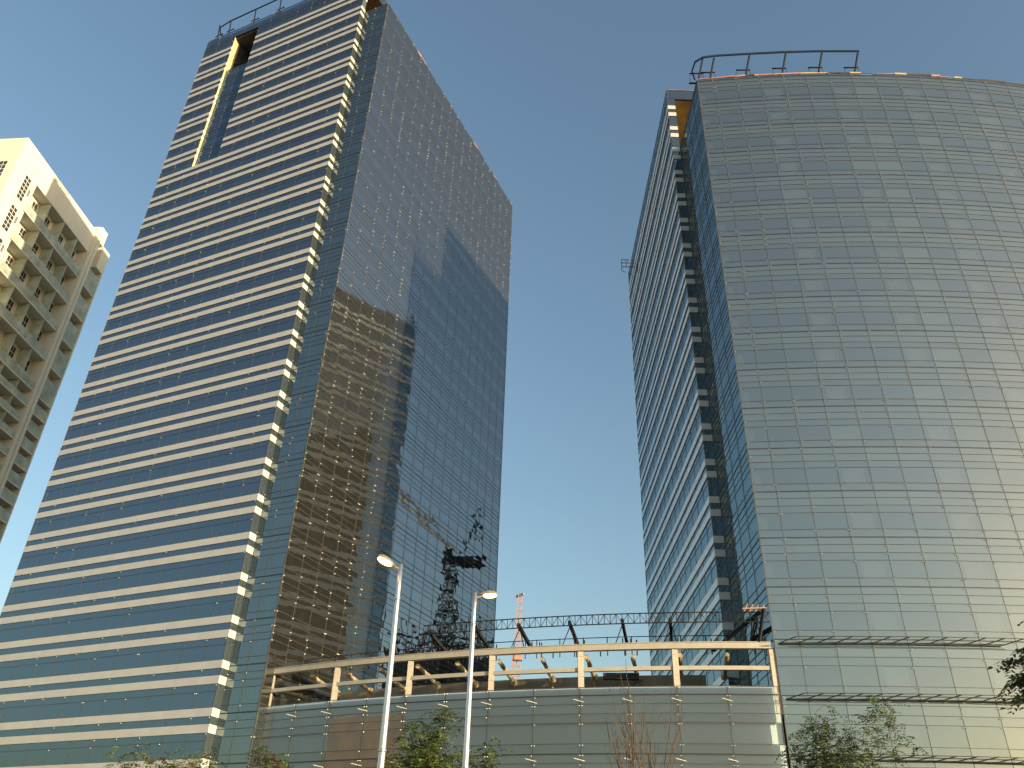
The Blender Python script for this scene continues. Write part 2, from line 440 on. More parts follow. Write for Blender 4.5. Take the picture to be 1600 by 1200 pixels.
def roof_rig(root, poly, z, inward, postpos, hh=3.0, name='roof_rail'):
    """window-cleaning rail carried on leaning posts"""
    B = MB()
    top = [Vector((*p, z+hh)) for p in poly]
    B.tube(top, 0.09, 6)
    B.tube([p+Vector((0, 0, 0.22)) for p in top], 0.035, 5)
    B.build(name, 'black_steel', root)
    for (p, inn, lean) in postpos:
        B = MB()
        p = Vector((*p, z)); inn = Vector((*inn, 0)); t = Vector((-inn.y, inn.x, 0))
        foot = p+inn*lean+t*lean*0.6; head = p+Vector((0, 0, hh))
        B.bar(foot, head, 0.16)
        B.bar(foot+Vector((0, 0, hh*0.62))-t*0.8, foot+Vector((0, 0, hh*0.62))+t*0.8, 0.12)
        B.bar(foot+Vector((0, 0, 0.1))-t*1.0, foot+Vector((0, 0, 0.1))+t*1.0, 0.16)
        for sg in (-1, 1):
            B.bar(foot+Vector((0, 0, hh*0.62))+t*0.75*sg, foot+t*0.85*sg, 0.035)
        B.build('roof_rail_post', 'black_steel', root)

# ---- left tower
PL = Vector((-20.41, 74.66)); WL = Vector((0.425, 0.905)).normalized()
leftfront = [tuple(PL+WL*(45.3*i/18)) for i in range(19)]
def patL(i, k):
    if i % 3 == 1: return 2 if (k*7+i) % 5 else 1
    return 3 if (i*3+k*5) % 11 == 0 else 0
lt = thing('glass_tower', 'tall dark blue tower with pale stone stripes and a vertical slot near its top', 'tower', (-30, 85, 0))
AL = (-24.49, 75.56)
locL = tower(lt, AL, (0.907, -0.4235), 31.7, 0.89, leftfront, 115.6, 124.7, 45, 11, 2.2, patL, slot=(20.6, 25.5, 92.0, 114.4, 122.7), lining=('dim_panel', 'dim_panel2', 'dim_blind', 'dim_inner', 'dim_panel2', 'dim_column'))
B = MB(); B.prism([locL(0.05, 1.9), locL(0.9, 1.9), locL(0.9, 46), locL(0.05, 46)], 0.1, 115.5)
B.build('building_core', 'core', lt)
B = MB(); B.prism([locL(0.0, 0.95), locL(4.0, 0.95), locL(4.0, 46.1), locL(-9, 46.1), locL(-9, 0.95)], 115.35, 115.55)
B.build('lower_roof', 'soffit', lt)
W = Wall(); W.face([leftfront[-1], locL(0, 46.2)], 0.1, 115.6, front_lines(115.6), is_floor, backing=plain_backing(3, 0.5), fitp=0)
W.finish(lt, 'glass_blue', 'rear_glass')
ragged_edge(lt, leftfront, 115.6, dens=0.35)
ragged_edge(lt, [locL(-31.5, 0.1), locL(-15, 0.1), locL(0, 0.1)], 124.7, dens=0.25)
pp = [locL(s, 0.9) for s in (-30.9, -30.2, -26, -20, -14, -8, -1.5)]
ul = Vector((0.907, -0.4235)).normalized(); wl = Vector((-ul.y, ul.x))
pth = [locL(-30.2, 3.2), locL(-31.0, 2.4), locL(-31.1, 1.2), locL(-30.3, 0.2), locL(-28, -0.1), locL(-14, -0.3), locL(-1, -0.3)]
roof_rig(lt, pth, 124.7, None, [(locL(s, -0.2), tuple(wl), 0.9) for s in (-30.0, -27.6, -22.4, -17.2, -12, -6.5)], 3.4)

# ---- right tower
def arcy(x): return 60.6+(x-42)**2/280.0
xs = [20.09, 21.92]
while xs[-1] < 70: 
    x = xs[-1]; sl = (x-42)/140; xs.append(x+2.57/math.sqrt(1+sl*sl))
rightfront = [(x, arcy(x)) for x in xs]
rightfront[0] = (20.09, 62.28)
def patR(i, k):
    if i == 0: return 3
    if i % 3 == 0: return 2 if (k*5+i*3) % 7 else 1
    if i % 9 == 7: return 1 if k % 9 else 0
    return 0
rt = thing('glass_tower', 'pale silver glass tower with a broad curved front and a striped side wall', 'tower', (40, 80, 0))
locR = tower(rt, (19.12, 72.5), (-0.002, -1), 37.6, 0.95, rightfront, 84.1, 95.3, 48, 13, 2.2, patR, gfront='glass_silver', gstripe='glass_side')
B = MB(); B.prism([(23.2, 66.0)]+[(x, arcy(x)+3.1) for x in xs[2:-1]]+[(68.4, 99), (23.2, 99)], 0.1, 84.0)
B.build('building_core', 'core', rt)
B = MB(); B.prism([(x, arcy(x)+0.1) for x in xs]+[(xs[-1], 74), (20.2, 74)], 83.7, 83.95)
B.build('lower_roof', 'soffit', rt)
W = Wall(); W.face([lerp2(rightfront[-1], (xs[-1], 100), i/8) for i in range(9)], 0.1, 84.1, front_lines(84.1), is_floor, backing=plain_backing(3, 0.5), fitp=0)
W.finish(rt, 'glass_blue', 'rear_glass')
MT['tarp_tan'] = mat('tarp_tan', (0.5, 0.36, 0.16), 0.8)
ragged_edge(rt, rightfront[:3], 84.1, ('roof_edge', 'roof_edge'), 0.9)
ragged_edge(rt, rightfront[2:], 84.1, ('roof_edge', 'tarp', 'tarp_tan'), 0.8)
ragged_edge(rt, [locR(0, 0.2), locR(0, 9)], 95.3, ('roof_edge', 'roof_edge'), 0.95)
ap = [(20.6, 64.6), (20.0, 63.4), (20.1, 62.2), (20.9, 61.5), (22.5, 61.2)]+[(x, arcy(x)-0.7) for x in (26, 30, 34, 38.6)]
roof_rig(rt, ap, 84.1, None, [((x, arcy(x)-0.5), (0.06, 1.0), 1.1) for x in (20.9, 22.2, 26.2, 30.3, 34.4, 38.5)], 3.0)
B = MB(); q0 = Vector((19.2, 108.5, 95.3)); kb = 0.62
def bk(x, z): return q0+Vector((x*kb, 0, z*kb))
for z in (0.1, 1.5, 2.6): B.bar(bk(0, z), bk(-2.2, z), 0.10)
B.bar(bk(-2.2, -1.0), bk(-2.2, 2.6), 0.10); B.bar(bk(-0.9, 0), bk(-0.9, 2.6), 0.08)
B.tube([bk(-2.2, -1.0), bk(-1.9, -1.6), bk(-1.2, -1.8)], 0.05, 6)
B.build('roof_bracket', 'black_steel', rt)
# three walkway ladders along the lower front
for zz, x0, x1 in ((19.45, 20.4, 36.2), (15.5, 20.4, 36.2), (11.55, 20.4, 36.2)):
    B = MB(); nseg = 6
    q = [(20.4+(x1-20.4)*i/12) for i in range(13)]
    for i in range(12):
        xa, xb = q[i], q[i+1]
        for off, zo, sh in ((0.12, 0, 0), (0.30, 0.0, 0), (1.35, 0.15, 0.9)):
            B.bar((xa+sh, arcy(xa+sh)-off, zz+zo), (xb+sh, arcy(xb+sh)-off, zz+zo), 0.045, 0.05)
    for i in range(13): B.bar((q[i], arcy(q[i])-0.10, zz), (q[i]+0.9, arcy(q[i]+0.9)-1.38, zz+0.15), 0.05, 0.06)
    B.build('maintenance_walkway', 'joint_dark', rt)

# ------------------------------------------------------------------ podium between the towers
pb = thing('podium_building', 'low curved glass podium with an open cream steel frame between the two towers', 'building', (0, 67, 0))
def pody(x): return 66.35-0.337*x+0.00618*x*x
def podpts(n, off=0.0, x0=-20.2, x1=19.85):
    # equal arc length
    N = 400; P = [(x0+(x1-x0)*i/N, pody(x0+(x1-x0)*i/N)) for i in range(N+1)]
    cum = [0]
    for i in range(N): cum.append(cum[-1]+math.dist(P[i], P[i+1]))
    out = []; j = 0
    for k in range(n+1):
        t = cum[-1]*k/n
        while j < N-1 and cum[j+1] < t: j += 1
        f = (t-cum[j])/(cum[j+1]-cum[j]); q = lerp2(P[j], P[j+1], f)
        dx, dy = P[j+1][0]-P[j][0], P[j+1][1]-P[j][1]; l = math.hypot(dx, dy)
        out.append((q[0]-dy/l*off, q[1]+dx/l*off))
    return out
W = Wall()
def podback(B, a, d, n, L, za, zb, i):
    r = rowpos((za+zb)/2)
    B.mi = 0 if r < 1.3 else (1 if r < 1.9 or r > 3.3 else 2)
    if i in (2, 3) and za < 15.0: return
    dp = 0.25 if B.mi != 2 else 0.5
    B.quad(a+n*-dp+Vector((0, 0, za)), a+d*L+n*-dp+Vector((0, 0, za)), a+d*L+n*-dp+Vector((0, 0, zb)), a+n*-dp+Vector((0, 0, zb)))
W.face(podpts(12), 0.1, 16.35, front_lines(15.9), is_floor, backing=podback, fitp=0.6, tilt=0.001, jw=0.04, hw=0.08)
W.g.build('glass_wall', 'glass_podium', pb); W.j.build('facade_joints', ['joint', 'joint_dark'], pb)
o = W.fit.build('glass_fitting', 'fitting', pb); o['kind'] = 'stuff'
MT['pod_panel'] = mat('pod_panel', (0.56, 0.67, 0.74), 0.8, noise=0.08, scale=0.3, streak=True)
MT['pod_panel2'] = mat('pod_panel2', (0.48, 0.58, 0.64), 0.8, noise=0.08, scale=0.3, streak=True)
W.back.build('inner_lining', ['pod_panel', 'pod_panel2', 'pod_panel'], pb)
pp12 = podpts(12)
B = MB()
q = podpts(12, 0.35); 
a, b = q[2], q[4]
B.hexa([(*a, 0.2), (*q[3], 0.2), (q[3][0], q[3][1]+0.3, 0.2), (a[0], a[1]+0.3, 0.2)], [(*a, 15.0), (*q[3], 15.0), (q[3][0], q[3][1]+0.3, 15.0), (a[0], a[1]+0.3, 15.0)])
a = q[3]
B.hexa([(*a, 0.2), (*b, 0.2), (b[0], b[1]+0.3, 0.2), (a[0], a[1]+0.3, 0.2)], [(*a, 15.0), (*b, 15.0), (b[0], b[1]+0.3, 15.0), (a[0], a[1]+0.3, 15.0)])
B.build('timber_lining', 'ply', pb)
# glass fin brackets at each mullion
B = MB()
for i, p in enumerate(pp12[:-1]):
    for z in (15.35, 11.35, 7.35):
        B = MB()
        B.bar((p[0]-0.55, p[1]-0.45, z+0.05), (p[0]+0.25, p[1]-0.04, z-0.05), 0.045, 0.035)
        B.build('facade_bracket', 'steel', pb)
fr6 = podpts(6, 0.45)
for i, p in enumerate(fr6):
    B = MB()
    B.hexa([(p[0]-0.22, p[1]-0.2, 14.5), (p[0]+0.22, p[1]-0.2, 14.5), (p[0]+0.22, p[1]+0.2, 14.5), (p[0]-0.22, p[1]+0.2, 14.5)],
           [(p[0]-0.22, p[1]-0.2, 19.05), (p[0]+0.22, p[1]-0.2, 19.05), (p[0]+0.22, p[1]+0.2, 19.05), (p[0]-0.22, p[1]+0.2, 19.05)])
    for z in (15.9, 17.2, 18.7): B.bar((p[0]-0.25, p[1]-0.23, z), (p[0]+0.25, p[1]-0.23, z), 0.02, 0.05)
    B.build('frame_column', 'steel', pb)
f24 = podpts(24, 0.45)
B = MB()
for i in range(24):
    a, b = f24[i], f24[i+1]
    B.bar((*a, 19.33), (*b, 19.33), 0.44, 0.42)
    B.bar((*a, 19.575), (*b, 19.575), 0.54, 0.05)
B.build('frame_beam', 'steel', pb)
B = MB()
for i in range(24):
    a, b = f24[i], f24[i+1]; B.bar((*a, 17.72), (*b, 17.72), 0.30, 0.29)
B.build('frame_beam', 'steel', pb)
# lagged pipes running back under the top beam
rd = Vector((math.sin(R(11)), math.cos(R(11)), 0))
p12 = podpts(12, 0.8)
for i, p in enumerate(p12[:-1]):
    for off in ((0.4,) if i > 0 else (0.2,)):
        B = MB(); a = Vector((p[0]+off, p[1], 18.8)); L = random.uniform(6.3, 7.2)
        pts = [a+rd*(L*k/8)+Vector((random.uniform(-.03, .03), 0, random.uniform(-.03, .03))) for k in range(9)]
        B.tube(pts, [0.17+random.uniform(-.02, .03) for _ in pts], 8)
        B.ball(pts[-1], 0.32)
        B.bar(pts[-1], pts[-1]-Vector((0, 0, 2.2)), 0.08)
        B.build('lagged_pipe', 'pipe', pb, smooth=False)
# canopy: girder, rafters, props, guard rail
gp = [(p[0], p[1]) for p in podpts(60, 0.0, -6.5, 19.9)]
B = MB(); zg = 21.0
for i in range(60):
    a, b = gp[i], gp[i+1]
    B.bar((*a, zg), (*b, zg), 0.07); B.bar((*a, zg+0.75), (*b, zg+0.75), 0.07)
    B.bar((*a, zg), (*a, zg+0.75), 0.05)
    B.bar((*a, zg+(0.75 if i % 2 else 0)), (*b, zg+(0 if i % 2 else 0.75)), 0.035)
B.build('lattice_girder', 'black_steel', pb)
for i in range(7):
    k = int(round(60*(i+0.15)/7)); 
    if i == 6: k = 58
    a = Vector((*gp[k], 21.25)); d = rd*7.2
    B = MB(); B.bar(a, a+d, 0.22, 0.30)
    for sg in (-0.9, 0.9):
        e = Vector((sg*1.0, 0.45, 0)); B.bar(a+rd*0.8, Vector((a.x+sg*0.55, a.y+0.5, 19.6)), 0.06)
    B.bar(a+rd*3.6, a+rd*3.6-Vector((0, 0, 1.7)), 0.07)
    B.build('canopy_rafter', 'black_steel', pb)
k = gp[59]; B = MB()
B.bar((k[0]-0.4, k[1]+0.3, 19.6), (k[0]+0.1, k[1]-0.3, 21.9), 0.2); B.bar((k[0]-3.2, k[1]+3.2, 19.6), (k[0]-0.1, k[1]+0.2, 21.8), 0.24)
for t in range(5): B.bar((k[0]-1.6+0.35*t, k[1]+1.5-0.3*t, 19.6), (k[0]-1.2+0.3*t, k[1]+1.1-0.2*t, 21.3), 0.05)
B.build('corner_brace', 'black_steel', pb)
B = MB()
for t in range(4): B.bar((k[0]-1.4+0.42*t, k[1]-0.1, 21.75), (k[0]-1.15+0.42*t, k[1]-0.3, 22.25), 0.10, 0.12)
B.bar((k[0]-1.5, k[1]-0.2, 21.9), (k[0]+0.3, k[1]-0.3, 22.0), 0.08)
B.build('red_bracket', 'crane_red_hazed', pb)
rl = [(p[0]+rd.x*3.4, p[1]+rd.y*3.4) for p in podpts(40, 0, -19, 17.2)]
B = MB()
for i in range(40):
    a, b = rl[i], rl[i+1]
    for z in (20.0, 20.45, 20.95): B.bar((*a, z), (*b, z), 0.055)
    if i % 2 == 0: B.bar((*a, 19.5), (*a, 21.0), 0.07)
    if random.random() < .4: B.bar((a[0]+.4, a[1], 19.5), (a[0]+.4, a[1], 20.4+random.random()*.4), 0.09)
B.build('guard_rail', 'black_steel', pb)
B = MB()
for i, p in enumerate(podpts(24, 0.45)):
    for o in (-0.3, 0.3):
        if i % 2 == 0: B.bar((p[0]+o, p[1]-0.1, 19.55), (p[0]+o, p[1]-0.1, 19.95), 0.09)
B.build('beam_stub', 'black_steel', pb)
# upstand wall behind the frame and terrace slab
bw = podpts(20, 8.0, -19, 15.6)
B = MB()
for i in range(20):
    a, b = bw[i], bw[i+1]; B.hexa([(*a, 14.5), (*b, 14.5), (b[0], b[1]+0.4, 14.5), (a[0], a[1]+0.4, 14.5)], [(*a, 19.05), (*b, 19.05), (b[0], b[1]+0.4, 19.05), (a[0], a[1]+0.4, 19.05)])
B.build('upstand_wall', 'concrete', pb)
B = MB(); t0 = podpts(20, 0.6); B.prism(t0+[(19.0, 71.9), (18.6, 76), (-16.5, 80)], 14.1, 14.5); B.build('terrace_slab', 'concrete', pb)
B = MB()
for x in (12.5, 15.2, 17.3):
    B = MB(); B.bar((x, 69.5, 14.5), (x, 69.5, 16.0+random.random()), 0.7, 0.9); B.build('roof_vent', 'core', pb)
B = MB(); B.bar((8.3, 70.4, 18.6), (11.2, 70.0, 18.6), 0.5, 0.5); B.bar((8.2, 70.2, 16.2), (11.3, 69.8, 18.3), 0.10)
B.build('roof_duct', 'core', pb)
B = MB(); B.prism([(-19, 82), (18, 82), (18, 76.0), (-16.5, 80)][::-1], 0.1, 14.1); B.build('rear_wall', 'concrete', pb)
B = MB(); c = podpts(12, 3.0); B.prism(c+[(18.6, 76), (-16, 80)], 0.1, 14.0); B.build('building_core', 'core', pb)

# ------------------------------------------------------------------ residential tower on the left
rs = thing('residential_tower', 'cream plastered apartment tower with stacked balconies at the left edge', 'apartment tower', (-95, 115, 0))
C0 = Vector((-90.4, 107.1)); D0 = Vector((0.1056, 0.9944)); N0 = Vector((D0.y, -D0.x))
def rp(s, o=0.0): q = C0+D0*s+N0*o; return (q.x, q.y)
B = MB()
def box_so(B, s0, s1, o0, o1, z0, z1): B.prism([rp(s0, o0), rp(s0, o1), rp(s1, o1), rp(s1, o0)][::-1], z0, z1)
ZT = 120.0
RD = 2.2            # balcony depth
# left part up to balconies, parapet above, back wall of balconies
box_so(B, 0, 6.2, -14, 0, 0, ZT)
box_so(B, 6.2, 24.6, -14, -RD, 0, 114.2)
box_so(B, 6.2, 24.6, -14, 0, 114.2, ZT)
B.build('wall', 'plaster', rs)
levels = [114.2-6.7*i for i in range(6)]
z = levels[-1]-3.35
while z > 30: levels.append(z); z -= 3.35
B = MB()
box_so(B, 24.6, 25.3, -3, 0.55, 0, 121.0); box_so(B, 25.7, 26.4, -3, 0.55, 0, 121.0); box_so(B, 25.3, 25.7, -3, 0.3, 0, 121.0)
B.build('pillar', 'plaster', rs)
B = MB()
box_so(B, 26.4, 31.2, -12, -2.0, 0, 118.5); box_so(B, 26.4, 28.6, -12, -0.2, 119.0, 122.6); box_so(B, 28.61, 31.2, -12, 0, 113.5, 119.0); box_so(B, 30.9, 31.2, -2.0, 0.02, 0, 113.49)
B.build('rear_wing', 'plaster', rs)
for i, z in enumerate(levels):
    dbl = i < 6
    hp = 1.75 if dbl else 1.15
    if i > 0:
        B = MB()
        B.mi = 0
        box_so(B, 5.6, 24.6, -RD, 0.25, z-0.22, z)
        B.mi = 1
        box_so(B, 5.6, 24.6, 0.02, 0.25, z+0.001, z+hp)       # parapet
        box_so(B, 5.6, 5.85, -RD+0.2, 0.019, z+0.001, z+hp)
        # small raised pattern on parapet
        for k in range(9): box_so(B, 7.2+k*2.05, 7.9+k*2.05, 0.251, 0.30, z+0.35, z+hp-0.35)
        B.build('balcony', ['plaster', 'plaster_stain'], rs)
        B = MB()
        box_so(B, 26.4, 30.9, -2.0, 0.0, z-0.22, z); B.mi = 1; box_so(B, 26.4, 30.9, -0.25, 0.0, z+0.001, z+(4.3 if dbl else 1.9))
        B.build('wing_balcony', ['plaster', 'plaster_stain'], rs)
    # divider walls and windows above the balcony below
    zn = levels[i+1] if i+1 < len(levels) else z-3.35
    if True:
        for s in (11.2, 16.0, 20.8):
            B = MB(); box_so(B, s-0.12, s+0.12, -RD, 0.0, zn+0.002, z-0.222); B.build('balcony_divider', 'plaster_stain', rs)
        for j, s in enumerate((7.6, 9.9, 12.6, 14.2, 17.3, 19.0, 22.0, 23.4)):
            if not dbl and j % 2: continue
            h0 = zn+(3.3 if dbl else 1.3); h1 = zn+(5.9 if dbl else 2.9)
            fr = MB(); box_so(fr, s-0.7, s+0.7, -RD+0.002, -RD+0.09, h0, h1)
            fo = fr.build('window', 'window_frame', rs)
            pn = MB()
            for a_, b_ in ((-0.63, -0.04), (0.04, 0.63)):
                hm = (h0+h1)/2
                for za, zb_ in ((h0+0.08, hm-0.05), (hm+0.05, h1-0.08)): box_so(pn, s+a_, s+b_, -RD+0.092, -RD+0.10, za, zb_)
            po = pn.build('pane', 'window_dark', None); po.parent = fo; po.matrix_parent_inverse = fo.matrix_world.inverted()
            po.matrix_parent_inverse = Matrix.Identity(4)
            po.location = (0, 0, 0)
for (s0, s1, z0, z1) in [(3.0, 4.7, 113.7-7.35*k-5.5, 113.7-7.35*k) for k in range(6)]:
    fr = MB(); box_so(fr, s0, s1, 0.002, 0.06, z0, z1); fo = fr.build('window', 'window_frame', rs)
    pn = MB()
    for c in range(2):
        for rrow in range(6):
            a_ = s0+0.08+c*(s1-s0-0.08)/2; hh = (z1-z0)/6
            box_so(pn, a_, a_+(s1-s0)/2-0.14, 0.061, 0.068, z0+rrow*hh+0.07, z0+(rrow+1)*hh-0.07)
    po = pn.build('pane', 'window_dark', None); po.parent = fo
# small windows between the tall ones and the balconies
for i, z in enumerate(levels[:7]):
    s0 = 5.0; 
    fr = MB(); box_so(fr, 4.95, 5.5, 0.002, 0.05, z-4.0, z-2.2); fo = fr.build('window', 'window_frame', rs)
    pn = MB(); box_so(pn, 5.0, 5.2, 0.051, 0.058, z-3.9, z-2.3); box_so(pn, 5.27, 5.45, 0.051, 0.058, z-3.9, z-2.3)
    po = pn.build('pane', 'window_dark', None); po.parent = fo
# windows of the sunny end wall
for k in range(3):
    z1 = 114.0-7.35*k
    for o1 in (-1.6, -6.6):
        for _ in (0,):
            q = [rp(-0.05, o1), rp(0.02, o1), rp(0.02, o1-3.2), rp(-0.05, o1-3.2)]
            fr = MB(); fr.prism(q, z1-5.2, z1); fo = fr.build('window', 'window_frame', rs)
            pn = MB()
            for c in range(4):
                for rr in range(5):
                    oa = o1-0.1-c*0.78
                    pn.prism([rp(-0.058, oa), rp(-0.051, oa), rp(-0.051, oa-0.66), rp(-0.058, oa-0.66)], z1-5.1+rr*1.02+0.06, z1-5.1+(rr+1)*1.02-0.06)
            po = pn.build('pane', 'window_dark', None); po.parent = fo

# ------------------------------------------------------------------ cranes and the building site behind
def lattice(B, a, b, w, n, r=0.12, taper=1.0):
    a = Vector(a); b = Vector(b); d = (b-a).normalized()
    x = d.cross(Vector((0, 0, 1)) if abs(d.z) < .9 else Vector((0, 1, 0))).normalized(); y = x.cross(d).normalized()
    cs = [(1, 1), (1, -1), (-1, -1), (-1, 1)]
    def pt(t, c): ww = w*(1+(taper-1)*t)/2; return a+(b-a)*t+x*c[0]*ww+y*c[1]*ww
    for c in cs: B.bar(pt(0, c), pt(1, c), r)
    for i in range(n):
        t0, t1 = i/n, (i+1)/n
        for k in range(4):
            B.bar(pt(t0, cs[k]), pt(t1, cs[(k+1) % 4]), r*0.6); B.bar(pt(t1, cs[k]), pt(t1, cs[(k+1) % 4]), r*0.6)
rc = thing('tower_crane', 'slender red lattice crane boom rising in the gap between the towers', 'crane', (4.8, 300, 0))
B = MB(); lattice(B, (4.6, 300, 0), (5.0, 300, 80), 2.6, 24, 0.28); B.build('mast', 'crane_red_hazed', rc)
B = MB(); lattice(B, (5.0, 300, 80), (5.8, 298, 101), 2.2, 8, 0.28, 0.6); B.bar((4.4, 299, 101), (7.0, 297, 101.4), 0.7); B.build('jib', 'crane_red_hazed', rc)
B = MB(); B.bar((3.6, 299, 79), (7.0, 299, 79), 2.4, 1.6); B.build('slewing_ring', 'crane_red_hazed', rc)

MX, MY = -90.9, 42.7
def far(az, d): return MX+d*math.sin(R(az)), MY+d*math.cos(R(az))
site = thing('unfinished_building', 'dark concrete frame under construction seen mirrored at the foot of the left tower', 'building', (*far(54.5, 360), 0))
B = MB(); B.prism([far(50.3, 350), far(58.0, 350), far(58.0, 385), far(50.3, 385)][::-1], 0, 92)
B.build('concrete_frame', 'core', site)
B = MB(); az = 50.4
while az < 58.0:
    x, y = far(az, 350); h = random.choice((4, 5, 6, 6, 9, 14, 17))
    B.bar((x, y, 91), (x+random.uniform(-.8, .8), y, 92+h), random.choice((0.25, 0.4, 0.55)))
    az += random.uniform(0.12, 0.32)
for z in (95.5, 99.5):
    for k in range(8): B.bar((*far(50.4+k*0.95, 350), z+random.uniform(-.3, .3)), (*far(51.35+k*0.95, 350), z+random.uniform(-.3, .3)), 0.8)
for k in range(14): B.bar((*far(50.6+k*0.52, 350), 91.5), (*far(50.9+k*0.52, 350), 99.5), 0.35)
B.build('formwork', 'core', site)
bx, by = far(54.2, 350)
bc = thing('tower_crane', 'dark luffing crane mirrored in the left tower above the building site', 'crane', (bx, by, 0))
def fz(az, tan, d=350): x, y = far(az, d); return (x, y, 1.6+tan*d)
B = MB(); lattice(B, fz(54.25, .22), fz(54.2, .368), 4.6, 14, 0.5)
for tn in (.31, .335, .35): B.bar(fz(54.9, tn), fz(53.6, tn+.002), 0.9)
B.bar(fz(55.3, .36), fz(54.2, .358), 1.1)
B.build('mast', 'black_steel', bc)
B = MB(); B.bar(fz(54.7, .375), fz(51.9, .371), 3.0, 3.6); B.bar(fz(52.3, .376), fz(51.8, .376), 4.5, 5.5); B.bar(fz(54.9, .380), fz(54.4, .378), 4.5, 6.0)
B.build('machinery_deck', 'black_steel', bc)
B = MB(); lattice(B, fz(54.1, .385), fz(58.6, .468), 2.4, 18, 0.26, 0.6); B.build('jib', 'pipe', bc)
B = MB(); B.bar(fz(53.3, .385), fz(52.5, .425), 0.8); B.bar(fz(52.5, .425), fz(52.2, .445), 0.7); B.bar(fz(52.5, .43), fz(52.1, .38), 0.5); B.build('mast_head', 'black_steel', bc)

# ------------------------------------------------------------------ street lamps
def street_lamp(x, y, z, lean, head_dir, label, tilt):
    t = thing('street_lamp', label, 'street lamp', (x, y, 0), 'lit street lamps in front of the podium')
    B = MB(); n = 14
    pts = [(lean[0]*k/n, lean[1]*k/n, z*k/n) for k in range(n+1)]
    B.tube(pts, [0.115-0.055*k/n for k in range(n+1)], 14)
    B.tube([(0, 0, 0.0), (0, 0, 0.25)], 0.2, 14)
    for zz in (z-1.0, 5.1): 
        k = zz/z; B.tube([(lean[0]*k, lean[1]*k, zz-0.04), (lean[0]*k, lean[1]*k, zz+0.04)], 0.13-0.055*k, 14)
    B.build('pole', 'lamp_metal', t, smooth=True, org=(0, 0, 0))
    for zz in (0.9, 1.9):
        k = zz/z; B = MB(); c = Vector((lean[0]*k, lean[1]*k-(0.112-0.055*k), zz)); B.bar(c-Vector((0, 0, 0.2)), c+Vector((0, 0, 0.2)), 0.09, 0.02, up=(0, 1, 0)); B.build('access_door', 'joint', t, org=(0, 0, 0))
    hd = Vector(head_dir).normalized(); top = Vector((lean[0], lean[1], z-0.16))
    B = MB(); B.tube([top, top+hd*0.10+Vector((0, 0, 0.03)), top+hd*0.22+Vector((0, 0, 0.07))], 0.035, 8)
    B.build('arm', 'lamp_body', t, org=(0, 0, 0))
    B = MB(); c = top+hd*0.42+Vector((0, 0, 0.14))
    side = Vector((-hd.y, hd.x, 0)); up = Vector((0, 0, 1))
    secs = [(-0.25, 0.05, 0.04), (-0.15, 0.10, 0.08), (0.0, 0.15, 0.11), (0.16, 0.15, 0.10), (0.27, 0.09, 0.06)]
    rings = []
    for (s, wd, hh) in secs:
        b_ = c+hd*s+up*(s*tilt)
        rings.append([b_-side*wd, b_-side*wd*0.7+up*hh, b_+side*wd*0.7+up*hh, b_+side*wd])
    for i in range(len(rings)-1):
        for k in range(3): B.quad(rings[i][k], rings[i+1][k], rings[i+1][k+1], rings[i][k+1])
        B.quad(rings[i][3], rings[i+1][3], rings[i+1][0], rings[i][0])
    B.quad(*rings[0]); B.quad(*rings[-1][::-1])
    h = B.build('lamp_head', 'lamp_body', t, org=(0, 0, 0))
    B = MB(); cc = c+hd*0.06+up*(0.06*tilt-0.02)
    B.ball((0, 0, 0), 1.0, (1, 1, 1), 16, 10)
    vv = []
    for (a_, b_, c_) in B.v:
        p = cc+hd*a_*0.22+side*b_*0.15+up*(c_*0.075+a_*0.19*tilt); vv.append(tuple(p))
    B.v = vv
    g = B.build('lamp_lens', 'lamp_glow', h, smooth=True, org=(0, 0, 0))
    return t
def at(az, d): return d*math.sin(R(az)), d*math.cos(R(az))
x, y = at(-7.25, 23.0)
street_lamp(x, y, 10.0, (-0.06, 0), (-0.9, -0.45, 0), 'lit street lamp on a silver pole, nearer and taller of the pair, head pointing left', 0.35)
x, y = at(-2.06, 25.5)
street_lamp(x, y, 10.15, (0.0, 0), (0.95, 0.25, 0), 'lit street lamp on a silver pole, the right one of the pair, head pointing right', 0.1)

